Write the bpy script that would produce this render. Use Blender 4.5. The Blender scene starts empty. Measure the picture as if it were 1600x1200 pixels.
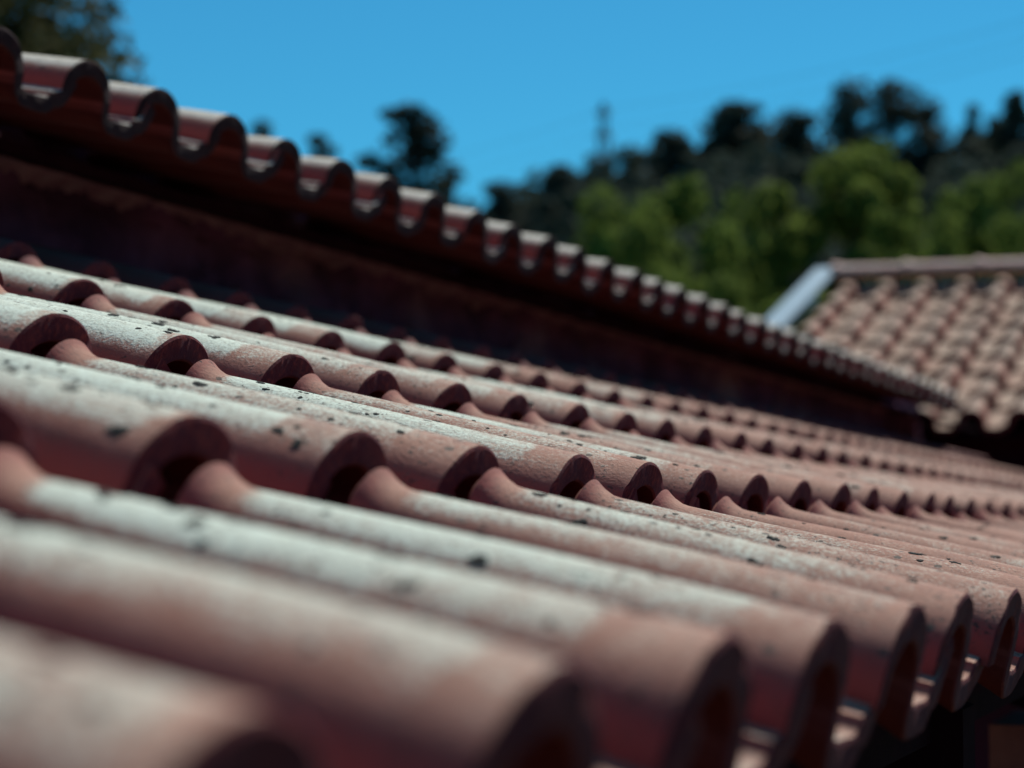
import bpy, math, random
import numpy as np
from mathutils import Vector, Matrix
from mathutils.bvhtree import BVHTree

R = math.radians
random.seed(7)
rng = np.random.default_rng(7)
scene = bpy.context.scene
COL = scene.collection

# ------------------------------------------------------------------ camera, sky, sun, exposure
Z0 = 2.6                                   # height of the eave tile crowns above the ground
CAM = Vector((0.216, -0.676, Z0 + 0.038))
YAW, PITCH = R(19.02), R(3.66)
LENS, SENSOR = 54.98, 23.6
cam_data = bpy.data.cameras.new('camera')
cam = bpy.data.objects.new('camera', cam_data)
COL.objects.link(cam)
cam.location = CAM
cam.rotation_euler = (R(90) + PITCH, 0, YAW)
cam_data.lens = LENS
cam_data.sensor_width = SENSOR
cam_data.clip_start = 0.02
cam_data.clip_end = 3000
cam_data.dof.use_dof = True
cam_data.dof.focus_distance = 1.95
cam_data.dof.aperture_fstop = 3.9
cam_data.dof.aperture_blades = 0
scene.camera = cam

SUN_DIR = Vector((0.095, 0.60, 0.79)).normalized()      # towards the sun
sun_el = math.asin(SUN_DIR.z)
sun_az = math.atan2(SUN_DIR.x, SUN_DIR.y)
world = bpy.data.worlds.new('World')
scene.world = world
world.use_nodes = True
wn, wl = world.node_tree.nodes, world.node_tree.links
wn.clear()
sky = wn.new('ShaderNodeTexSky')
sky.sky_type = 'NISHITA'
sky.sun_disc = False
sky.sun_elevation = sun_el
sky.sun_rotation = sun_az
sky.altitude = 900
sky.air_density = 1.0
sky.dust_density = 0.25
sky.ozone_density = 3.0
tint = wn.new('ShaderNodeMix')
tint.data_type = 'RGBA'
tint.blend_type = 'MULTIPLY'
tint.inputs[0].default_value = 1.0
tint.inputs[7].default_value = (0.20, 0.83, 0.98, 1)
bgn = wn.new('ShaderNodeBackground')
bgn.inputs['Strength'].default_value = 0.094
wo = wn.new('ShaderNodeOutputWorld')
wl.new(sky.outputs[0], tint.inputs[6])
wl.new(tint.outputs[2], bgn.inputs['Color'])
wl.new(bgn.outputs[0], wo.inputs[0])

sun_data = bpy.data.lights.new('sun', 'SUN')
sun_data.energy = 5.0
sun_data.angle = R(0.53)
sun_data.color = (1.0, 0.955, 0.89)
sun = bpy.data.objects.new('sun', sun_data)
COL.objects.link(sun)
sun.rotation_euler = (-SUN_DIR).to_track_quat('-Z', 'Y').to_euler()

vs = scene.view_settings
vs.view_transform = 'Standard'
vs.look = 'None'
vs.gamma = 1.0
vs.exposure = 0.0
vs.use_curve_mapping = False
scene.render.engine = 'CYCLES'
scene.cycles.use_denoising = True
scene.cycles.max_bounces = 8
scene.cycles.diffuse_bounces = 5
scene.cycles.transparent_max_bounces = 8

FPX = LENS / SENSOR * 1600
FW = Vector((-math.sin(YAW) * math.cos(PITCH), math.cos(YAW) * math.cos(PITCH), math.sin(PITCH)))
RT = Vector((math.cos(YAW), math.sin(YAW), 0))
UP = RT.cross(FW)
def at(px, py, d):
    """world point seen at pixel (px, py) of the 1600x1200 photograph, d metres deep"""
    return CAM + (FW + RT * ((px - 800) / FPX) - UP * ((py - 600) / FPX)) * d

# ------------------------------------------------------------------ helpers
def tag(o, label=None, cat=None, group=None, kind=None):
    if label: o['label'] = label
    if cat: o['category'] = cat
    if group: o['group'] = group
    if kind: o['kind'] = kind
    return o
def empty(name, loc=(0, 0, 0)):
    o = bpy.data.objects.new(name, None)
    o.empty_display_size = 0.1
    o.location = loc
    COL.objects.link(o)
    return o
def link(name, me, mat=None, parent=None, matrix=None):
    o = bpy.data.objects.new(name, me)
    COL.objects.link(o)
    if mat is not None and len(me.materials) == 0:
        me.materials.append(mat)
    if parent is not None:
        o.parent = parent
    if matrix is not None:
        o.matrix_basis = matrix
    return o
def mesh(name, V, F, smooth=False, sharp=None):
    me = bpy.data.meshes.new(name)
    me.from_pydata([tuple(v) for v in V], [], [tuple(f) for f in F])
    me.update()
    if smooth:
        me.polygons.foreach_set('use_smooth', [True] * len(me.polygons))
        if sharp: me.set_sharp_from_angle(angle=R(sharp))
    return me
def quads_mesh(name, Q, smooth=False):
    """Q: (n,4,3) array of loose quads"""
    n = len(Q)
    me = bpy.data.meshes.new(name)
    me.vertices.add(n * 4)
    me.vertices.foreach_set('co', np.ascontiguousarray(Q, dtype=np.float32).ravel())
    me.loops.add(n * 4)
    me.loops.foreach_set('vertex_index', np.arange(n * 4, dtype=np.int32))
    me.polygons.add(n)
    me.polygons.foreach_set('loop_start', np.arange(0, n * 4, 4, dtype=np.int32))
    me.polygons.foreach_set('loop_total', np.full(n, 4, dtype=np.int32))
    me.update()
    return me
class MB:
    def __init__(s): s.V = []; s.F = []
    def box(s, x0, x1, y0, y1, z0, z1):
        b = len(s.V)
        s.V += [(x, y, z) for z in (z0, z1) for y in (y0, y1) for x in (x0, x1)]
        s.F += [tuple(b + i for i in f) for f in ((0, 2, 3, 1), (4, 5, 7, 6), (0, 1, 5, 4), (2, 6, 7, 3), (0, 4, 6, 2), (1, 3, 7, 5))]
    def hexa(s, P):
        b = len(s.V)
        s.V += [tuple(p) for p in P]
        s.F += [tuple(b + i for i in f) for f in ((0, 2, 3, 1), (4, 5, 7, 6), (0, 1, 5, 4), (2, 6, 7, 3), (0, 4, 6, 2), (1, 3, 7, 5))]
    def tube(s, pts, rad, n=6):
        pts = [Vector(p) for p in pts]
        b = len(s.V)
        for i, p in enumerate(pts):
            d = (pts[min(i + 1, len(pts) - 1)] - pts[max(i - 1, 0)]).normalized()
            a = d.cross(Vector((0, 0, 1)) if abs(d.z) < 0.9 else Vector((1, 0, 0))).normalized()
            c = d.cross(a)
            r = rad[i] if hasattr(rad, '__len__') else rad
            for k in range(n):
                t = 2 * math.pi * k / n
                s.V.append(tuple(p + (a * math.cos(t) + c * math.sin(t)) * r))
        for i in range(len(pts) - 1):
            for k in range(n):
                s.F.append((b + i * n + k, b + i * n + (k + 1) % n, b + (i + 1) * n + (k + 1) % n, b + (i + 1) * n + k))
        s.F.append(tuple(b + k for k in reversed(range(n))))
        s.F.append(tuple(b + (len(pts) - 1) * n + k for k in range(n)))
    def build(s, name, mat, parent=None, smooth=False, sharp=40):
        return link(name, mesh(name, s.V, s.F, smooth, sharp), mat, parent)

# ------------------------------------------------------------------ materials
class NT:
    def __init__(s, name):
        s.m = bpy.data.materials.new(name)
        s.m.use_nodes = True
        s.t = s.m.node_tree
        s.t.nodes.clear()
        s.out = s.t.nodes.new('ShaderNodeOutputMaterial')
        s.b = s.t.nodes.new('ShaderNodeBsdfPrincipled')
        s.t.links.new(s.b.outputs[0], s.out.inputs[0])
    def put(s, sock, v):
        if isinstance(v, bpy.types.NodeSocket): s.t.links.new(v, sock)
        elif v is not None: sock.default_value = v
    def n(s, typ): return s.t.nodes.new(typ)
    def math(s, op, a, b=None, c=None, clamp=False):
        q = s.n('ShaderNodeMath'); q.operation = op; q.use_clamp = clamp
        s.put(q.inputs[0], a)
        if b is not None: s.put(q.inputs[1], b)
        if c is not None: s.put(q.inputs[2], c)
        return q.outputs[0]
    def vmath(s, op, a, b=None):
        q = s.n('ShaderNodeVectorMath'); q.operation = op
        s.put(q.inputs[0], a)
        if b is not None: s.put(q.inputs[1], b)
        return q.outputs[0]
    def step(s, v, lo, hi, a=0.0, b=1.0):
        q = s.n('ShaderNodeMapRange'); q.interpolation_type = 'SMOOTHSTEP'
        s.put(q.inputs[0], v); s.put(q.inputs[1], lo); s.put(q.inputs[2], hi)
        q.inputs[3].default_value = a; q.inputs[4].default_value = b
        return q.outputs[0]
    def noise(s, vec, scale, detail=3.0, rough=0.55):
        q = s.n('ShaderNodeTexNoise')
        s.put(q.inputs['Vector'], vec); q.inputs['Scale'].default_value = scale
        q.inputs['Detail'].default_value = detail; q.inputs['Roughness'].default_value = rough
        return q.outputs[0]
    def mix(s, f, a, b, blend='MIX'):
        q = s.n('ShaderNodeMix'); q.data_type = 'RGBA'; q.blend_type = blend
        s.put(q.inputs[0], f)
        s.put(q.inputs[6], a if isinstance(a, bpy.types.NodeSocket) else (*a, 1))
        s.put(q.inputs[7], b if isinstance(b, bpy.types.NodeSocket) else (*b, 1))
        return q.outputs[2]
    def bump(s, h, dist, strength=1.0, prev=None):
        q = s.n('ShaderNodeBump'); q.inputs['Strength'].default_value = strength
        q.inputs['Distance'].default_value = dist
        s.put(q.inputs['Height'], h)
        if prev is not None: s.put(q.inputs['Normal'], prev)
        return q.outputs[0]
    def fin(s, col, rough=0.8, spec=0.3, normal=None):
        s.put(s.b.inputs['Base Color'], col if isinstance(col, bpy.types.NodeSocket) else (*col, 1))
        s.put(s.b.inputs['Roughness'], rough)
        s.b.inputs['Specular IOR Level'].default_value = spec
        if normal is not None: s.put(s.b.inputs['Normal'], normal)
        return s.m
    def objco(s):
        """object coordinates shifted by the object's random number, and that number"""
        tc = s.n('ShaderNodeTexCoord'); oi = s.n('ShaderNodeObjectInfo')
        rnd = oi.outputs['Random']
        off = s.math('MULTIPLY', rnd, 53.7)
        return tc.outputs['Object'], s.vmath('ADD', tc.outputs['Object'], off), rnd

def clay_material(name, fine=True, amount=1.0, xb0=-0.054, xb1=0.045, pat=(0.69, 0.83, 0.70), gradient=True, under=1.0):
    s = NT(name)
    oc, oo, rnd = s.objco()
    sep = s.n('ShaderNodeSeparateXYZ'); s.put(sep.inputs[0], oc)
    x = sep.outputs[0]
    geo = s.n('ShaderNodeNewGeometry')
    gs = s.n('ShaderNodeSeparateXYZ'); s.put(gs.inputs[0], geo.outputs['Normal'])
    gp = s.n('ShaderNodeSeparateXYZ'); s.put(gp.inputs[0], geo.outputs['Position'])
    n1 = s.noise(oo, 8, 4)
    n2 = s.noise(oo, 42, 4, 0.6)
    n3 = s.noise(oo, 330 if fine else 120, 3, 0.65)
    n4 = s.noise(oo, 150 if fine else 60, 4, 0.7)
    # raw clay, browner or redder from tile to tile; flank shade deepens its red
    r2 = s.math('FRACT', s.math('MULTIPLY', rnd, 7.31))
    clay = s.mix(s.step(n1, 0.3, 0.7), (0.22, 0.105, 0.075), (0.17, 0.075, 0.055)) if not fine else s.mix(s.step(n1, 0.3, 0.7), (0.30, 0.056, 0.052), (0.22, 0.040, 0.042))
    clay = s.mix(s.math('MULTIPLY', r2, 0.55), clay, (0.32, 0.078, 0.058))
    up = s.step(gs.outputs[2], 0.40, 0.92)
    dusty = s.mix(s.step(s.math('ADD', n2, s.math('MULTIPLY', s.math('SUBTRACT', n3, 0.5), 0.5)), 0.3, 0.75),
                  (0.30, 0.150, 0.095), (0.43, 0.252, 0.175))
    col = s.mix(s.math('MULTIPLY', up, 0.86), clay, dusty)  # bleached dusty tops; steep flanks stay dark red with shade painted in
    # pale lichen bloom: leaves the collar and the last stretch before the lower end bare
    wob = s.math('MULTIPLY', s.math('SUBTRACT', s.noise(oo, 22, 2), 0.5), 0.022)
    xw = s.math('ADD', x, wob)
    r3 = s.math('FRACT', s.math('MULTIPLY', rnd, 23.17))
    xb = s.math('ADD', s.math('MULTIPLY', r3, xb1), xb0)
    head = s.step(xw, -0.312, -0.288)
    tail = s.math('SUBTRACT', 1.0, s.step(xw, xb, s.math('ADD', xb, 0.008)))
    tail = s.math('ADD', s.math('MULTIPLY', tail, 0.50), 0.50)
    cov = s.math('MULTIPLY', s.math('MULTIPLY', head, tail), s.step(gs.outputs[2], 0.58, 0.985))  # crests only: bloom that also carries their painted highlight
    r4 = s.math('FRACT', s.math('MULTIPLY', rnd, 91.7))
    if gradient:   # the pale cover thins out towards the far end and the eave
        q = s.math('ADD', s.math('MULTIPLY', gp.outputs[0], -1.30), s.math('MULTIPLY', gp.outputs[1], -0.40))
        q = s.math('ADD', q, 0.60)
        q = s.math('MINIMUM', s.math('MAXIMUM', q, 0.28), 1.2)
        cov = s.math('MULTIPLY', cov, q)
        eave_shade = s.step(gp.outputs[0], -1.30, -1.26)  # bloom stops below the upper eave
        cov = s.math('MULTIPLY', cov, eave_shade)
        col = s.mix(s.math('SUBTRACT', 0.85, s.math('MULTIPLY', eave_shade, 0.85)), col, (0.13, 0.035, 0.040))  # upper eave's shade put into the colour of this strip
    cov = s.math('MULTIPLY', cov, s.math('ADD', s.math('MULTIPLY', r4, 0.60), 0.55 * amount))
    lv = s.math('ADD', cov, s.math('MULTIPLY', s.math('SUBTRACT', n1, 0.5), 0.75))
    lv = s.math('ADD', lv, s.math('MULTIPLY', s.math('SUBTRACT', n2, 0.5), 0.55))
    stk = s.noise(s.vmath('MULTIPLY', oo, (5.0, 55.0, 55.0)), 1.0, 3, 0.6)
    lv = s.math('ADD', lv, s.math('MULTIPLY', s.math('SUBTRACT', stk, 0.5), 0.55))
    lv = s.math('ADD', lv, s.math('MULTIPLY', s.math('SUBTRACT', n3, 0.5), 1.3))
    m = s.math('MULTIPLY', s.step(lv, 0.14, 0.95), s.step(cov, 0.02, 0.2))
    patc = s.mix(s.step(n4, 0.35, 0.7), pat, (pat[0] * 0.78, pat[1] * 0.76, pat[2] * 0.73))
    col = s.mix(s.math('MULTIPLY', m, 0.78), col, patc)
    # black crusts and grime
    if fine:
        gr = s.noise(oo, 400, 2, 0.7)
        gk = s.math('MULTIPLY', s.step(gr, 0.50, 0.66), s.step(s.noise(oo, 30, 3, 0.7), 0.32, 0.68, 0.25, 1.0))
        gk = s.math('MULTIPLY', gk, s.step(gs.outputs[2], 0.1, 0.5))
        col = s.mix(s.math('MULTIPLY', gk, 0.62), col, (0.13, 0.088, 0.075))
        sp = s.noise(oo, 210, 2, 0.5)
        sp2 = s.noise(oo, 17, 3, 0.6)
        k = s.math('MULTIPLY', s.step(sp, 0.60, 0.68), s.step(sp2, 0.42, 0.62))
        k = s.math('MULTIPLY', k, s.step(gs.outputs[2], 0.0, 0.35))
        col = s.mix(s.math('MULTIPLY', k, 0.85), col, (0.035, 0.035, 0.03))
        vo = s.n('ShaderNodeTexVoronoi'); vo.inputs['Scale'].default_value = 62
        s.put(vo.inputs['Vector'], s.vmath('ADD', oo, s.vmath('MULTIPLY', s.n('ShaderNodeTexNoise').outputs[1], (0, 0, 0))))
        vs_ = s.n('ShaderNodeSeparateXYZ'); s.put(vs_.inputs[0], vo.outputs['Color'])
        pick = s.step(vs_.outputs[0], 0.84, 0.85)
        dsp = s.math('ADD', vo.outputs['Distance'], s.math('MULTIPLY', s.math('SUBTRACT', n3, 0.5), 0.28))
        spot = s.math('MULTIPLY', pick, s.math('SUBTRACT', 1.0, s.step(dsp, 0.16, 0.24)))
        col = s.mix(s.math('MULTIPLY', spot, 0.8), col, (0.06, 0.06, 0.05))
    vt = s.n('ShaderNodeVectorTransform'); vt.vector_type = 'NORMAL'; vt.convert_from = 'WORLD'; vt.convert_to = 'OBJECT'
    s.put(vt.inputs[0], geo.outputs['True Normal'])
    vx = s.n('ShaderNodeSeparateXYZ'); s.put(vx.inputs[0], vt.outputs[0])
    col = s.mix(s.step(s.math('MULTIPLY', vx.outputs[2], -1.0), 0.02, 0.25), col, s.mix(n2, (0.13 * under, 0.016 * under, 0.018 * under), (0.20 * under, 0.030 * under, 0.024 * under)))  # undersides: shade inside the barrels painted into the clay
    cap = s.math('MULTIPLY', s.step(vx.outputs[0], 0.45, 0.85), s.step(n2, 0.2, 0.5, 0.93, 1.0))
    col = s.mix(cap, col, s.mix(s.step(n4, 0.45, 0.7), (0.075 * under ** 2, 0.008 * under ** 2, 0.014 * under ** 2), (0.17 * under ** 2, 0.024 * under ** 2, 0.020 * under ** 2)))  # lower end faces: their shade painted in as dark red
    h = s.math('ADD', s.math('MULTIPLY', n3, 0.7), s.math('MULTIPLY', n4, 0.6))
    h = s.math('ADD', h, s.math('MULTIPLY', m, 0.35))
    nb = s.bump(h, 0.0009 if fine else 0.002, 0.9)
    rough = s.math('ADD', 0.70, s.math('MULTIPLY', n2, 0.25))
    return s.fin(col, rough, 0.2, nb)

def simple(name, c1, c2, scale, rough=0.85, bumpd=0.0, detail=4, spec=0.25, coord='Object', c3=None, lo=0.3, hi=0.7):
    s = NT(name)
    tc = s.n('ShaderNodeTexCoord')
    v = tc.outputs[coord]
    n = s.noise(v, scale, detail, 0.6)
    col = s.mix(s.step(n, lo, hi), c1, c2)
    if c3: col = s.mix(s.step(s.noise(v, scale * 0.23, 3), 0.5, 0.66), col, c3)
    nb = s.bump(n, bumpd) if bumpd else None
    return s.fin(col, rough, spec, nb)

M = {}
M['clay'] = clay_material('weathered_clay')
M['clay_upper'] = clay_material('pale_clay', True, 2.0, -0.012, 0.03, (0.66, 0.67, 0.57), False, 0.42)  # undersides and end faces painted in deeper shade
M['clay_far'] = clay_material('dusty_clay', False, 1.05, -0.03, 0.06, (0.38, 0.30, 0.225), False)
M['ridge'] = simple('ridge_clay', (0.42, 0.23, 0.19), (0.50, 0.36, 0.30), 14, 0.8, 0.002)
M['lichen'] = simple('dark_lichen', (0.016, 0.016, 0.014), (0.08, 0.082, 0.068), 330, 0.95, 0.001, coord='Object', lo=0.42, hi=0.72)
M['deck'] = simple('old_roof_boards', (0.022, 0.005, 0.009), (0.014, 0.003, 0.006), 9, 0.9, 0.002, spec=0.02)
M['board'] = simple('brown_board', (0.020, 0.005, 0.008), (0.014, 0.004, 0.006), 14, 0.85, 0.002, spec=0.02)
M['wall'] = simple('old_red_render', (0.17, 0.056, 0.105), (0.06, 0.019, 0.042), 5.5, 0.95, 0.012, 7, 0.1, 'Object', (0.30, 0.14, 0.17))
M['mortar'] = simple('pink_mortar', (0.38, 0.20, 0.21), (0.22, 0.09, 0.11), 22, 0.95, 0.004, 5, 0.1)
M['pillar'] = simple('red_brown_render', (0.46, 0.12, 0.085), (0.26, 0.062, 0.052), 9, 0.92, 0.006, 6, 0.15)
M['dark'] = simple('dark_plaster', (0.06, 0.008, 0.018), (0.04, 0.005, 0.012), 4, 0.95, 0.004, spec=0.02)
M['metal'] = simple('painted_flashing', (0.26, 0.36, 0.40), (0.22, 0.32, 0.36), 3, 0.38, 0, 2, 0.5)
M['steel'] = simple('galvanised_steel', (0.16, 0.17, 0.18), (0.11, 0.12, 0.13), 4, 0.5)
M['wire'] = simple('cable', (0.04, 0.04, 0.045), (0.03, 0.03, 0.03), 4, 0.6)
M['bark'] = simple('bark', (0.055, 0.035, 0.03), (0.03, 0.02, 0.02), 6, 0.95, 0.02)
M['ground'] = simple('dry_ground', (0.10, 0.085, 0.05), (0.06, 0.07, 0.03), 0.35, 0.95, 0.05, 6, 0.1, 'Object', (0.14, 0.10, 0.07))

def leaf_material(name, dark, light, trans=0.3):
    s = NT(name)
    tc = s.n('ShaderNodeTexCoord')
    n = s.noise(tc.outputs['Object'], 0.9, 3)
    n2 = s.noise(tc.outputs['Object'], 9, 2)
    col = s.mix(s.step(s.math('ADD', s.math('MULTIPLY', n, 0.5), s.math('MULTIPLY', n2, 0.5)), 0.35, 0.65), dark, light)
    oi = s.n('ShaderNodeObjectInfo')
    col = s.mix(s.math('MULTIPLY', oi.outputs['Random'], 0.45), col, s.mix(0.5, dark, (light[0] * 0.9, light[1] * 0.62, light[2] * 0.6)))
    s.fin(col, 0.8, 0.04)
    tr = s.n('ShaderNodeBsdfTranslucent')
    s.put(tr.inputs[0], s.mix(0.5, col, light))
    mx = s.n('ShaderNodeMixShader'); mx.inputs[0].default_value = trans
    s.t.links.new(s.b.outputs[0], mx.inputs[1]); s.t.links.new(tr.outputs[0], mx.inputs[2])
    s.t.links.new(mx.outputs[0], s.out.inputs[0])
    return s.m
M['leaf'] = leaf_material('chestnut_leaves', (0.050, 0.074, 0.018), (0.19, 0.265, 0.055), 0.40)
M['leaf_near'] = leaf_material('grey_green_leaves', (0.05, 0.055, 0.022), (0.13, 0.13, 0.055), 0.15)
M['needle'] = leaf_material('pine_needles', (0.034, 0.042, 0.040), (0.075, 0.090, 0.062), 0.2)
M['wood'] = leaf_material('wooded_slope_needles', (0.040, 0.054, 0.050), (0.095, 0.125, 0.085), 0.2)

# ------------------------------------------------------------------ ground
def ground_z(x, y):
    dx, dy = x - CAM.x, y - CAM.y
    d = math.hypot(dx, dy)
    az = math.degrees(math.atan2(-dx, dy))            # degrees left of +Y
    t = min(max((d - 26) / 112, 0), 1)
    t = t * t * (3 - 2 * t)
    side = min(max((24 - az) / 18, 0), 1)
    side = side * side * (3 - 2 * side)
    back = min(max((150 - abs(az)) / 70, 0), 1)
    return t * (9.0 + 7.0 * side) * back + 0.35 * math.sin(x * 0.09) * t + 0.3 * math.cos(y * 0.13) * t
gv, gf = [], []
ring = [0, 3, 7, 12, 20] + [26 + 6 * i for i in range(24)] + [190, 240, 330, 500, 800, 1400, 2400]
NA = 96
for r_ in ring:
    for a in range(NA):
        t = 2 * math.pi * a / NA
        x, y = CAM.x + r_ * math.sin(t), CAM.y + r_ * math.cos(t)
        gv.append((x, y, ground_z(x, y)))
for i in range(len(ring) - 1):
    for a in range(NA):
        b = (a + 1) % NA
        gf.append((i * NA + a, (i + 1) * NA + a, (i + 1) * NA + b, i * NA + b))
g = link('ground', mesh('ground', gv, gf, True), M['ground'])
tag(g, kind='structure')

# ------------------------------------------------------------------ the clay tile
W, L = 0.21, 0.341            # cover width, exposed length
LT = 0.329                    # full length
H = 0.066                     # crown height at the lower end
TH = 0.013
def tile_profile(a, b, h0, na, pw=1.0):
    """upper outline across the tile: hanging edge, barrel, pan, ledge, upstand"""
    P = [(-a + 0.0005, h0 - 0.006)]
    for i in range(na + 1):
        f = -math.pi / 2 + math.pi * i / na
        P.append((a * math.sin(f), h0 + b * max(math.cos(f), 0.0) ** pw))
    P += [(a + 0.0008, 0.0110), (a + 0.0026, 0.0064), (a + 0.0060, 0.0036), (0.084, 0.0024), (0.097, 0.0022), (0.110, 0.0024),
          (0.1195, 0.0034), (0.1255, 0.0066), (0.1285, 0.0120), (0.137, 0.0136), (0.148, 0.0152), (0.156, 0.0215), (0.162, 0.0315), (0.167, 0.040)]
    return P
def offset_profile(P, t):
    Q = []
    for i, (v, h) in enumerate(P):
        v0, h0 = P[max(i - 1, 0)]; v1, h1 = P[min(i + 1, len(P) - 1)]
        dv, dh = v1 - v0, h1 - h0
        l = math.hypot(dv, dh) or 1
        Q.append((v + dh / l * t, h - dv / l * t))
    return Q
def tile_mesh(name, na, xs, seed):
    rr = random.Random(seed)
    warp = [rr.uniform(-1, 1) for _ in range(8)]
    notch = [(rr.uniform(-0.06, 0.12), rr.uniform(0.003, 0.006), rr.uniform(0.0006, 0.0018)) for _ in range(4)]
    rows = []
    for x in xs:
        f = (x + LT) / LT                              # 0 head, 1 lower end
        hk = 0.0550 + (H - 0.0550) * f ** 0.9
        ak = 0.031 + (0.064 - 0.031) * f ** 0.75
        c = max(0.0, 1 - max(x + LT - 0.004, (LT + x - 0.004) * -1.2) / 0.020)             # flared collar at the head
        hk += 0.0092 * c ** 1.7; ak += 0.0090 * c ** 1.7
        hk += 0.0012 * warp[0] * math.sin(6 * f + warp[1] * 3)
        ak += 0.0010 * warp[2] * math.sin(5 * f + warp[3] * 3)
        top = tile_profile(ak, hk - 0.017, 0.017, na, 0.74 + 0.26 * f)
        bot = offset_profile(top, TH + 0.008 * max(0, f - 0.93) / 0.07)
        rows.append((x, top, bot))
    n = len(rows[0][1])
    V, F = [], []
    NPAN = 14
    def bev(P, Q, k):       # pull an outline towards its partner
        return [(p[0] + (q[0] - p[0]) * k, p[1] + (q[1] - p[1]) * k) for p, q in zip(P, Q)]
    full = []
    x, t, b = rows[0]; full.append((x, bev(t, b, 0.20), bev(b, t, 0.12))); full.append((x + 0.0020, t, b))
    full += rows[1:-1]
    x, t, b = rows[-1]; full.append((x - 0.0015, t, b)); full.append((x, bev(t, b, 0.10), bev(b, t, 0.08)))
    for i, (x, t, b) in enumerate(full):
        end = i >= len(full) - 2 or i < 2
        for P in (t, b):
            for k, (v, h) in enumerate(P):
                e = 0.0006 * math.sin(60 * v + warp[4] * 9) + 0.0003 * math.sin(170 * v + warp[5] * 9) if end else 0
                if i >= len(full) - 2 and P is t:
                    for nv, nw, nd in notch:
                        if abs(v - nv) < nw: e -= nd * (1 - abs(v - nv) / nw)
                if k >= n - NPAN and x < -LT + 0.03: e -= 0.065 * (1 - (x + LT) / 0.03) * min(1.0, (k - n + NPAN + 1) / 3)
                V.append((x + e, v + 0.0008 * warp[6] * math.sin(11 * x), h + 0.0008 * warp[7] * math.sin(14 * x + 2)))
    m = 2 * n
    for i in range(len(full) - 1):
        a, b = i * m, (i + 1) * m
        for k in range(n - 1):
            F.append((a + k, b + k, b + k + 1, a + k + 1))
            F.append((a + n + k, a + n + k + 1, b + n + k + 1, b + n + k))
        F.append((a, a + n, b + n, b)); F.append((a + n - 1, b + n - 1, b + 2 * n - 1, a + 2 * n - 1))
    e = (len(full) - 1) * m
    for k in range(n - 1):
        F.append((k, k + 1, n + k + 1, n + k)); F.append((e + k, e + n + k, e + n + k + 1, e + k + 1))
    return mesh(name, V, F, True, 35)
XS = [-LT, -LT + 0.004, -LT + 0.008, -LT + 0.012, -LT + 0.020, -LT + 0.026, -LT + 0.034, -0.275, -0.24, -0.20, -0.15, -0.10, -0.05, -0.02, 0.0]
tiles_hi = [tile_mesh('roof_tile', 34, XS, 11 + i) for i in range(8)]
tiles_lo = [tile_mesh('roof_tile_plain', 9, [-LT, -LT + 0.02, -LT + 0.04, -0.2, -0.05, 0.0], 41 + i) for i in range(2)]
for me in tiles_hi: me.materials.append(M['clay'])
tiles_up = []
for me in tiles_hi[:4]:
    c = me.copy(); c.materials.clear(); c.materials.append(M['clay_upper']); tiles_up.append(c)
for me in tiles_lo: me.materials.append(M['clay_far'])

def lay_tiles(parent, meshes, origin, pitch, ncol, ncourse, k=1.0, turn=0.0, first=0, store=None, jit=1.0, zs=1.0):
    """courses of tiles, origin = crown of the lower end of column 0 in the eave course"""
    drop = math.asin(0.0155 / L)
    tilt = pitch - drop
    Rz = Matrix.Rotation(turn, 4, 'Z')
    for r_ in range(ncourse):
        for j in range(first, ncol):
            t = tilt + R(random.gauss(0, 0.45)) * jit
            p = Vector((-r_ * L * math.cos(pitch), j * W, r_ * L * math.sin(pitch))) * k
            p += Vector((random.gauss(0, 0.002), random.gauss(0, 0.0012), random.gauss(0, 0.0007))) * jit
            rot = Matrix.Rotation(t, 4, 'Y') @ Matrix.Rotation(R(random.gauss(0, 0.5)) * jit, 4, 'Z') @ Matrix.Rotation(R(random.gauss(0, 0.9)) * jit, 4, 'X')
            loc = p - (rot @ Vector((0, 0, H * zs))) * k
            mt = Matrix.Translation(origin) @ Rz @ Matrix.Translation(loc) @ rot @ Matrix.Diagonal((k, k, k * zs, 1))
            o = link('roof_tile', random.choice(meshes), None, parent, mt)
            if store is not None: store.append((r_, j, mt, o.data.name))

# ------------------------------------------------------------------ lean-to with the near roof
AL = R(17.0)
lean = empty('lean_to', (0, 0, 0))
tag(lean, 'low lean-to with lichen-covered clay barrel tiles filling the foreground', 'building')
NJ = 55
YA, YB = -0.78, 10.58
mb = MB()
def slope_slab(mb, x0, x1, y0, y1, zt, pitch, thick, zref=0.0):
    """slab whose top passes zt below the crown line z = -x*tan(pitch)"""
    z = lambda x: Z0 + zref - x * math.tan(pitch) - zt
    mb.hexa([(x0, y0, z(x0) - thick), (x1, y0, z(x1) - thick), (x0, y1, z(x0) - thick), (x1, y1, z(x1) - thick),
             (x0, y0, z(x0)), (x1, y0, z(x1)), (x0, y1, z(x0)), (x1, y1, z(x1))])
slope_slab(mb, -1.66, -0.11, YA, YB, 0.125, AL, 0.02)
roof1 = mb.build('roof', M['deck'], lean)
laid = []
lay_tiles(roof1, tiles_hi, Vector((0, 0, Z0)), AL, 51, 5, store=laid, first=-3, jit=1.05)
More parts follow.
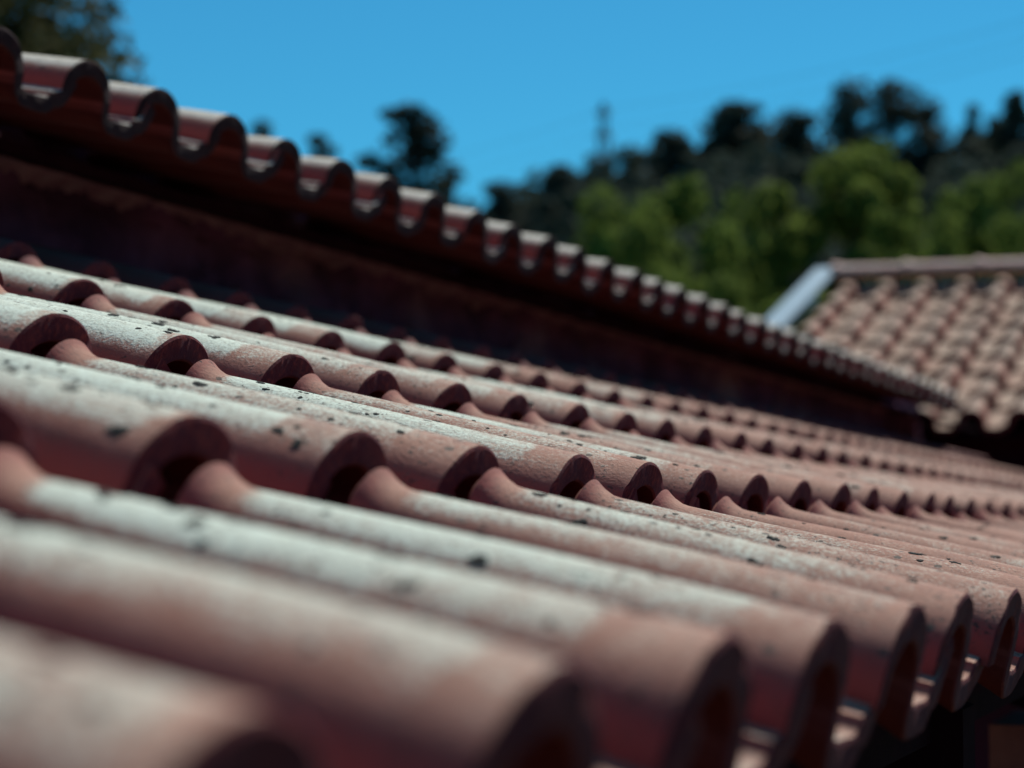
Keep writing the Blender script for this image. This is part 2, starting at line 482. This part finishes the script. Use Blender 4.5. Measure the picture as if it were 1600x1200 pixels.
# lichen crusts that stand up from the tiles
trees_bvh = {me.name: BVHTree.FromPolygons([v.co.copy() for v in me.vertices], [tuple(p_.vertices) for p_ in me.polygons]) for me in tiles_hi}
def crest(x, f, me):
    fr = (x + LT) / LT
    v = (0.031 + 0.033 * fr ** 0.75) * math.sin(f)
    hit, nrm, _, _ = trees_bvh[me].ray_cast(Vector((x, v, 0.2)), Vector((0, 0, -1)))
    if hit is None: return None
    return hit, nrm
LV, LF = [], []
def blob(mt, me, x, f, rad):
    hit = crest(x, f, me)
    if hit is None: return
    p, nrm = hit
    t2 = nrm.cross(Vector((1, 0, 0))).normalized(); t1 = t2.cross(nrm)
    b = len(LV); n = 8
    ph = random.uniform(0, 6); el = random.uniform(0.65, 1.0); th = random.uniform(0.18, 0.34)
    rr = [rad * (1 + 0.28 * math.sin(3 * k + ph) + random.uniform(-0.22, 0.22)) for k in range(n)]
    for lev, (s_, hh) in enumerate(((1.0, -0.10), (0.93, 0.65), (0.55, 1.0))):
        for k in range(n):
            a = 2 * math.pi * k / n
            q = p + t1 * (math.cos(a) * rr[k] * s_) + t2 * (math.sin(a) * rr[k] * s_ * el) + nrm * (rad * th * hh * random.uniform(0.8, 1.2))
            LV.append(tuple(mt @ q))
    LV.append(tuple(mt @ (p + nrm * rad * th * random.uniform(0.5, 0.95))))
    for lev in range(2):
        for k in range(n):
            k2 = (k + 1) % n
            LF.append((b + lev * n + k, b + lev * n + k2, b + (lev + 1) * n + k2, b + (lev + 1) * n + k))
    for k in range(n): LF.append((b + 2 * n + k, b + 2 * n + (k + 1) % n, b + 3 * n))
for r_, j, mt, me in laid:
    if r_ > 3 or j > 24: continue
    for _ in range(random.choice((8, 11, 14, 18, 22))):
        cx, cf = random.uniform(-0.29, -0.012), min(max(random.gauss(-0.05, 0.5), -1.05), 0.9)
        size = random.choice((0.0006, 0.0008, 0.001, 0.0013, 0.0016, 0.002, 0.0024, 0.003))
        for _ in range(int(3 + size * 2600)):
            x = min(max(cx + random.gauss(0, size * 0.75), -0.31), -0.005)
            f = min(max(cf + random.gauss(0, size * 0.7) / 0.055, -1.1), 1.0)
            blob(mt, me, x, f, random.uniform(0.0008, 0.0013) + size * random.uniform(0.3, 0.75))
li = link('lichen', mesh('lichen', LV, LF, True), M['lichen'], roof1)
tag(li, kind='stuff')
mb = MB()
slope_slab(mb, -0.135, -0.111, YA, YB, 0.115, AL, 0.055)
mb.build('fascia_board', M['board'], lean)
for i in range(11):                                   # rafters under the boards
    mb = MB(); y = -0.6 + i * 1.0
    slope_slab(mb, -1.58, -0.085, y - 0.035, y + 0.035, 0.134, AL, 0.09)
    mb.build('rafter', M['board'], lean)
mb = MB(); mb.box(-0.72, -0.60, YA, YB, 0, Z0 + 0.02); mb.build('wall', M['dark'], lean)
mb = MB(); mb.box(-0.205, 0.035, 2.40, 2.66, 0, Z0 - 0.20); mb.build('pillar', M['pillar'], lean)

# ------------------------------------------------------------------ main house behind: wall, eave, upper roof
main = empty('main_house', (-1.62, 4, 0))
tag(main, 'taller house with shaded dark red wall and clay tile eave above the foreground roof', 'building')
main.location = (0, 0, 0)
XU, ZU, YU = -1.266, Z0 + 0.640, 1.977
BE = R(13.5)
UY0, UY1 = YU - 4.6 * W * 1.0, YU + 36.3 * W * 1.0
nz, ny = 26, 330
WY1 = 10.55
V, F = [], []
for i in range(ny + 1):
    for k in range(nz + 1):
        y = UY0 + 0.12 + (WY1 - UY0 - 0.12) * i / ny
        z = (Z0 + 0.28) + 0.40 * k / nz
        n = 0.010 * math.sin(7.1 * y + 3 * math.sin(9 * z)) + 0.007 * math.sin(23 * y + 31 * z) + 0.006 * random.gauss(0, 1)
        V.append((-1.625 + n, y, z))
for i in range(ny):
    for k in range(nz):
        a = i * (nz + 1) + k
        F.append((a, a + nz + 1, a + nz + 2, a + 1))
wm = MB(); wm.V, wm.F = V, F
wall = wm.build('wall', M['wall'], main, True)
mb = MB(); mb.box(-4.6, -1.66, UY0 + 0.12, UY1 - 0.08, 0, Z0 + 0.70); mb.box(-1.9, -1.66, UY1 - 0.08, WY1, 0, Z0 + 0.68); mb.build('wall_core', M['dark'], main)
# scalloped mortar bed under the eave
mb = MB()
V, F = [], []
N = 520
for i in range(N + 1):
    y = UY0 + 0.12 + (UY1 - UY0 - 0.2) * i / N
    sc = abs(math.sin(math.pi * (y - YU) / (W * 1.0)))
    amp = 0.5 + 0.5 * math.sin(1.3 * y) * math.sin(0.7 * y + 1)
    top = Z0 + 0.604
    bot = Z0 + 0.585 - 0.024 * sc * amp + random.gauss(0, 0.004)
    d = 0.026 + 0.018 * sc + random.gauss(0, 0.003)
    V += [(-1.63, y, top), (-1.62 + d, y, top - 0.008), (-1.62 + d * 0.9, y, bot + 0.01), (-1.63, y, bot - 0.006)]
for i in range(N):
    for k in range(3):
        a = i * 4 + k
        F.append((a, a + 4, a + 5, a + 1))
mb.V, mb.F = V, F
mb.build('mortar_bed', M['mortar'], main, True)
mb = MB()
def up_slab(mb, x0, x1, zt, thick, y0=UY0, y1=UY1):
    z = lambda x: ZU - (x - XU) * math.tan(BE) - zt
    mb.hexa([(x0, y0, z(x0) - thick), (x1, y0, z(x1) - thick), (x0, y1, z(x0) - thick), (x1, y1, z(x1) - thick),
             (x0, y0, z(x0)), (x1, y0, z(x1)), (x0, y1, z(x0)), (x1, y1, z(x1))])
up_slab(mb, -3.3, XU - 0.22, 0.115, 0.018)
up_slab(mb, -1.9, XU - 0.09, 0.119, 0.016, UY1 + 0.001, WY1)  # bare slab added past the tiles to shade the wall
roof2 = mb.build('roof', M['deck'], main)
lay_tiles(roof2, tiles_up, Vector((XU, YU, ZU)), BE, 36, 6, k=1.0, first=-4, jit=1.7)
zr = ZU + 6 * L * 1.0 * math.sin(BE)
xr = XU - 6 * L * 1.0 * math.cos(BE)
mb = MB()
mb.hexa([(xr - 1.6, UY0, zr - 0.60), (xr, UY0, zr - 0.12), (xr - 1.6, UY1, zr - 0.60), (xr, UY1, zr - 0.12),
         (xr - 1.6, UY0, zr - 0.50), (xr, UY0, zr - 0.02), (xr - 1.6, UY1, zr - 0.50), (xr, UY1, zr - 0.02)])
mb.build('rear_slope', M['ridge'], main)
for i in range(19):
    y = UY0 + 0.2 + i * 0.42
    mb = MB()
    n = 8
    pts = [[(xr + 0.085 * s_ * math.cos(math.pi * k / n), yy, zr - 0.035 + 0.075 * s_ * math.sin(math.pi * k / n)) for k in range(n + 1)] for yy, s_ in ((y - 0.2, 1.0), (y + 0.23, 0.9))]
    mb.V = pts[0] + pts[1]
    mb.F = [(k, k + 1, n + 2 + k, n + 1 + k) for k in range(n)]
    mb.build('ridge_tile', M['ridge'], main, True)

# ------------------------------------------------------------------ far house on the right
far = empty('far_house', (0, 0, 0))
tag(far, 'distant low house with beige tiled roof, ridge caps and pale blue verge flashing', 'building')
K = 1.12
PF = R(17.4)
XV = -2.68                                             # left verge
YE, ZE = 10.66, Z0 + 0.640                             # crown line of the eave
NC, NR = 15, 9
LK = L * K
YR, ZR = YE + NR * LK * math.cos(PF), ZE + NR * LK * math.sin(PF)
XE = XV + (NC + 0.2) * W * K
def far_slab(mb, y0, y1, zt, thick, x0, x1):
    z = lambda y: ZE + (y - YE) * math.tan(PF) - zt
    mb.hexa([(x0, y0, z(y0) - thick), (x1, y0, z(y0) - thick), (x0, y1, z(y1) - thick), (x1, y1, z(y1) - thick),
             (x0, y0, z(y0)), (x1, y0, z(y0)), (x0, y1, z(y1)), (x1, y1, z(y1))])
mb = MB(); far_slab(mb, YE + 0.08, YR, 0.145, 0.02, XV - 0.05, XE)
roof3 = mb.build('roof', M['deck'], far)
lay_tiles(roof3, tiles_lo, Vector((XV + 0.10, YE, ZE)), PF, NC, NR, k=K, turn=-math.pi / 2, jit=1.3, zs=1.25)
mb = MB()                                              # folded sheet along the verge
far_slab(mb, YE - 0.02, YR + 0.05, -0.035, 0.012, XV - 0.145, XV + 0.0)
far_slab(mb, YE - 0.02, YR + 0.05, -0.020, 0.20, XV - 0.158, XV - 0.146)
mb.build('verge_flashing', M['metal'], far)
for i in range(9):                                     # ridge caps with a raised collar at one end
    mb = MB(); n = 10; x0 = XV - 0.02 + i * 0.44
    prof = ((x0, 1.16), (x0 + 0.03, 1.16), (x0 + 0.055, 0.98), (x0 + 0.46, 0.92))
    for xx, s_ in prof:
        mb.V += [(xx, YR - 0.125 * s_ * math.cos(math.pi * k / n), ZR - 0.012 + 0.070 * s_ * math.sin(math.pi * k / n)) for k in range(n + 1)]
    for a in range(3):
        mb.F += [(a * (n + 1) + k, a * (n + 1) + k + 1, (a + 1) * (n + 1) + k + 1, (a + 1) * (n + 1) + k) for k in range(n)]
    mb.F.append(tuple(range(n + 1)))
    mb.build('ridge_tile', M['ridge'], far, True)
mb = MB(); mb.box(XV + 0.02, XE - 0.1, YE + 0.42, YR + 2.6, 0, ZE - 0.02); mb.build('wall', M['dark'], far)
mb = MB(); mb.hexa([(XV, YR, ZR - 0.16), (XE, YR, ZR - 0.16), (XV, YR + 3, ZR - 1.1), (XE, YR + 3, ZR - 1.1),
                    (XV, YR, ZR - 0.06), (XE, YR, ZR - 0.06), (XV, YR + 3, ZR - 1.0), (XE, YR + 3, ZR - 1.0)])
mb.build('rear_slope', M['ridge'], far)

# ------------------------------------------------------------------ trees
def leaf_quads(C, n, rad, size, flat=0.0):
    """n leaf faces in a fuzzy ball at C, facing outwards and up"""
    d = rng.normal(size=(n, 3)); d /= np.linalg.norm(d, axis=1, keepdims=True)
    rr = rad * rng.uniform(0.35, 1.0, (n, 1)) ** 0.6
    c = np.asarray(C) + d * rr * np.array([1, 1, 1 - flat])
    nn = d * 0.6 + rng.normal(size=(n, 3)) * 0.55 + np.array([0, 0, 0.45])
    nn /= np.linalg.norm(nn, axis=1, keepdims=True)
    a = np.cross(nn, rng.normal(size=(n, 3))); a /= np.linalg.norm(a, axis=1, keepdims=True)
    b = np.cross(nn, a)
    s = size * rng.uniform(0.6, 1.3, (n, 1))
    a = a * s; b = b * s * 0.55
    droop = nn * s * 0.18
    return np.stack([c - a, c - b + droop, c + a, c + b + droop], 1)
def trunk_mesh(h, r0, limbs, seed, lean_=0.0):
    rr = random.Random(seed); mb = MB()
    pts = [(lean_ * h * (t ** 2) + 0.15 * math.sin(3 * t + seed), 0.12 * math.sin(2.3 * t + seed * 2), h * t) for t in (0, .2, .4, .6, .8, 1)]
    mb.tube(pts, [r0 * (1.15 - 0.95 * t) for t in (0, .2, .4, .6, .8, 1)], 8)
    for P in limbs:
        t = min(max(P[2] / h * 0.78, 0.25), 0.97)
        i = t * 5; k = int(i); f = i - k
        a = Vector(pts[k]).lerp(Vector(pts[min(k + 1, 5)]), f)
        e = Vector(P); m_ = a.lerp(e, 0.5) + Vector((0, 0, -0.06 * (e - a).length))
        mb.tube([a, m_, e], [r0 * 0.32, r0 * 0.2, r0 * 0.06], 5)
    return mesh('trunk', mb.V, mb.F, True)
def broadleaf(seed, h, rx, rz, nclump, nleaf, size, base=0.35):
    global rng
    rng = np.random.default_rng(seed); rr = random.Random(seed)
    cs = []
    for _ in range(nclump):
        d = np.array([rr.gauss(0, 1), rr.gauss(0, 1), rr.gauss(0.15, 1)]); d /= np.linalg.norm(d)
        k = rr.uniform(0.45, 1.12)
        cs.append(np.array([d[0] * rx * k, d[1] * rx * k, h - rz + d[2] * rz * k]))
    Q = [leaf_quads(c, nleaf, rx * rr.uniform(0.20, 0.34), size, 0.25) for c in cs]
    cr = quads_mesh('crown', np.concatenate(Q))
    tr = trunk_mesh(h - rz * 0.7, 0.045 * h * 0.6, [tuple(c) for c in cs[::2]], seed)
    return tr, cr
def pine(seed, h, rx, clear, nclump, nleaf, size, layered=True):
    global rng
    rng = np.random.default_rng(seed); rr = random.Random(seed)
    cs = []
    for i in range(nclump):
        t = (i + rr.random()) / nclump
        z = h * (clear + (1 - clear) * t)
        w = rx * (0.55 + 0.6 * math.sin(math.pi * min(t * 1.1 + 0.1, 1))) * (1 - 0.55 * t * t)
        a = rr.uniform(0, 6.28); k = rr.uniform(0.3, 1.0)
        cs.append(np.array([math.cos(a) * w * k, math.sin(a) * w * k, z]))
    Q = [leaf_quads(c, nleaf, rx * rr.uniform(0.24, 0.42), size, 0.35) for c in cs]
    cr = quads_mesh('crown', np.concatenate(Q))
    tr = trunk_mesh(h * 0.97, 0.016 * h, [tuple(c) for c in cs], seed)
    return tr, cr
def plant(name, proto, pos, label, cat, leafmat, group=None, scale=1.0, rz=0.0, sz=None):
    root = empty(name, pos)
    root.rotation_euler.z = rz
    root.scale = (scale, scale, sz or scale)
    tag(root, label, cat, group)
    t = link('trunk', proto[0], M['bark'], root)
    c = link('crown', proto[1], leafmat, root)
    return root
def plant_top(name, proto, h, px, py, d, label, leafmat, rz=0.0, wide=1.0, group=None):
    """stands on the ground at depth d, its tip reaching the height seen at (px, py)"""
    p = at(px, py, d)
    gz = ground_z(p.x, p.y) - 0.2
    k = (p.z - gz) / h
    return plant(name, proto, (p.x, p.y, gz), label, 'tree', leafmat, group, k * wide, rz, k)

BL = [broadleaf(100 + i, 9.0, 3.2, 3.4, 32, 270, 0.18) for i in range(4)]
PN = [pine(200 + i, 13.0, 2.1, cl, 34, 80, 0.20) for i, cl in enumerate((0.42, 0.30, 0.5))]
UMB = [pine(220 + i, 13.0, 2.6, 0.62, 22, 80, 0.20) for i in range(2)]
CON = [pine(240 + i, 11.0, 1.3, 0.2, 30, 60, 0.18) for i in range(2)]

# sunlit broadleaf trees in the middle distance
for px, py, d, k, w, rz, lb in (
    (1315, 243, 62, 0, 0.72, 0.3, 'tallest sunlit green tree, standing behind the pale blue verge flashing'),
    (1020, 292, 60, 1, 0.62, 1.2, 'rounded green tree whose crown arches over a dark hollow'),
    (1150, 328, 70, 2, 0.42, 2.2, 'smaller green tree between the arching tree and the tallest one'),
    (1500, 290, 66, 3, 0.62, 0.7, 'broad green tree behind the ridge caps of the distant house'),
    (1420, 330, 58, 1, 0.5, 4.4, 'low green tree right of the tallest one, above the first ridge caps'),
    (1600, 285, 74, 2, 0.55, 5.0, 'green tree cut by the right edge of the photo'),
    (1150, 440, 44, 3, 0.55, 3.3, 'bright yellow-green bush-like tree just left of the verge flashing'),
    (985, 360, 52, 2, 0.5, 0.2, 'dim green tree whose crown touches the upper eave tiles'),
):
    plant_top('broadleaf_tree', BL[k], 9.0, px, py, d, lb, M['leaf'], rz, w, 'green trees at the foot of the hill')
# near tree in the upper left corner
NT_ = broadleaf(150, 7.0, 2.0, 2.2, 110, 520, 0.052)
p = at(-285, 66, 17.5)
plant('broadleaf_tree', NT_, (p.x, p.y, -0.2), 'olive-leaved tree rising behind the upper eave in the top left corner', 'tree', M['leaf_near'], None, (p.z + 1.2) / 7.0, 0.4)
# dark pines along the skyline
for px, py, d, pr, w, rz, lb in (
    (637, 168, 118, PN[0], 1.30, 0.5, 'lone dark pine with gappy crown standing against the sky'),
    (412, 200, 112, CON[0], 0.9, 0.1, 'tip of a dark tree just showing above the fourth upper eave tile'),
    (503, 216, 112, CON[1], 1.1, 1.1, 'small dark treetop left of the lone pine'),
    (705, 285, 122, CON[0], 1.0, 2.0, 'low dark treetop right of the lone pine'),
    (790, 286, 126, PN[1], 1.17, 2.6, 'leftmost dark pine of the wooded hillside'),
    (868, 262, 130, PN[2], 1.17, 0.9, 'dark pine between the hillside edge and the pylon'),
    (1060, 205, 132, PN[1], 1.30, 3.0, 'dark pine on the rising skyline right of the pylon'),
    (1155, 160, 134, PN[0], 1.49, 4.0, 'tall dark pine at the left hump of the skyline'),
    (1235, 178, 132, PN[1], 1.43, 5.2, 'dark pine at the right hump of the skyline'),
    (1332, 138, 136, UMB[0], 1.10, 0.6, 'slim open pine left of the tallest skyline pine'),
    (1392, 132, 136, UMB[1], 1.23, 1.7, 'tallest skyline pine with open umbrella crown and sky under it'),
    (1445, 165, 136, UMB[0], 1.10, 3.7, 'drooping pine right of the tallest skyline pine'),
    (1520, 172, 138, CON[0], 0.8, 2.7, 'thin pointed conifer on the right skyline'),
    (1552, 185, 138, CON[1], 0.8, 0.7, 'short pointed conifer beside the thin one'),
    (1590, 150, 134, PN[2], 1.0, 4.7, 'dark pine at the right edge of the skyline'),
):
    plant_top('pine_tree', pr, 13.0 if pr in PN + UMB else 11.0, px, py, d, lb, M['needle'], rz, w, 'pines on the skyline')
# the wooded slope below them reads as one mass
prof = [(740, 345), (780, 318), (830, 300), (870, 285), (940, 252), (1000, 248), (1060, 225), (1150, 195), (1200, 205), (1250, 210),
        (1300, 245), (1350, 250), (1400, 260), (1440, 240), (1500, 215), (1560, 215), (1640, 195)]
rng = np.random.default_rng(5)
Q = []
for row, (cnt, d, dip) in enumerate(((120, 139, 4), (95, 128, 46), (80, 116, 95), (60, 104, 160))):
    for i in range(cnt):
        px = 715 + 1000 * (i + random.uniform(-0.4, 0.4)) / cnt
        pt = np.interp(px, [a for a, _ in prof], [b for _, b in prof])
        py = pt + dip + random.gauss(0, 13)
        p = at(px, py, d + random.uniform(-3, 3))
        gz = ground_z(p.x, p.y)
        hh = max(p.z - gz, 2.5)
        nb = 7
        for b in range(nb):
            f = b / (nb - 1)
            w = 1.9 * (1.15 - 0.75 * f) * random.uniform(0.7, 1.25)
            c = (p.x + random.gauss(0, 0.55), p.y + random.gauss(0, 0.7), gz + hh * (0.30 + 0.66 * f))
            Q.append(leaf_quads(c, 90, w, 0.24, 0.1))
wd = link('wood', quads_mesh('wood', np.concatenate(Q)), M['wood'])
tag(wd, 'dense dark pine wood covering the hillside below the skyline', 'wood', kind='stuff')

# ------------------------------------------------------------------ pylon and cables
pt = at(943, 160, 150); gz = ground_z(pt.x, pt.y) - 0.3
py_ = empty('pylon', (pt.x, pt.y, gz))
tag(py_, 'faint lattice power pylon standing above the wooded hillside', 'pylon')
hp = pt.z - gz
py_.rotation_euler.z = R(25)
for sx in (-1, 1):
    for sy in (-1, 1):
        mb = MB(); mb.tube([(sx * 1.0, sy * 1.0, 0), (sx * 0.42, sy * 0.42, hp * 0.72), (sx * 0.10, sy * 0.10, hp)], 0.05, 4)
        mb.build('leg', M['steel'], py_)
mb = MB()
for i in range(14):
    z0, z1 = hp * i / 14, hp * (i + 1) / 14
    w0, w1 = [(1.0 - 0.58 * z / (hp * .72)) if z < hp * .72 else 0.42 - 0.32 * (z - hp * .72) / (hp * .28) for z in (z0, z1)]
    for sy in (-1, 1):
        mb.tube([(-w0, sy * w0, z0), (w1, sy * w1, z1)], 0.025, 4); mb.tube([(w0, sy * w0, z0), (-w1, sy * w1, z1)], 0.025, 4)
        mb.tube([(sy * w0, -w0, z0), (sy * w1, w1, z1)], 0.025, 4)
mb.build('bracing', M['steel'], py_)
ends = []
for f, w in ((0.80, 0.7), (0.88, 0.62), (0.96, 0.5)):
    mb = MB(); mb.tube([(-w, 0, hp * f), (w, 0, hp * f)], 0.08, 4); mb.tube([(-w, 0, hp * f), (0, 0, hp * f + 0.5)], 0.05, 4); mb.tube([(w, 0, hp * f), (0, 0, hp * f + 0.5)], 0.05, 4)
    mb.build('cross_arm', M['steel'], py_)
for i, (dy, lb) in enumerate(((0, 'uppermost thin power cable crossing the sky past the pylon'), (28, 'middle thin power cable crossing the sky past the pylon'), (52, 'lowest thin power cable crossing the sky past the pylon'))):
    A, B, C = at(560, 268 + dy, 175), at(943, 172 + dy, 150), at(1760, -12 + dy, 110)
    mb = MB()
    P = []
    for (a, b) in ((A, B), (B, C)):
        for k in range(9):
            t = k / 8
            q = a.lerp(b, t); q.z -= 1.2 * 4 * t * (1 - t) * 0.5
            P.append(q)
    del P[9]
    mb.tube(P, 0.014, 4)
    tag(mb.build('power_cable', M['wire']), lb, 'cable', 'power cables')
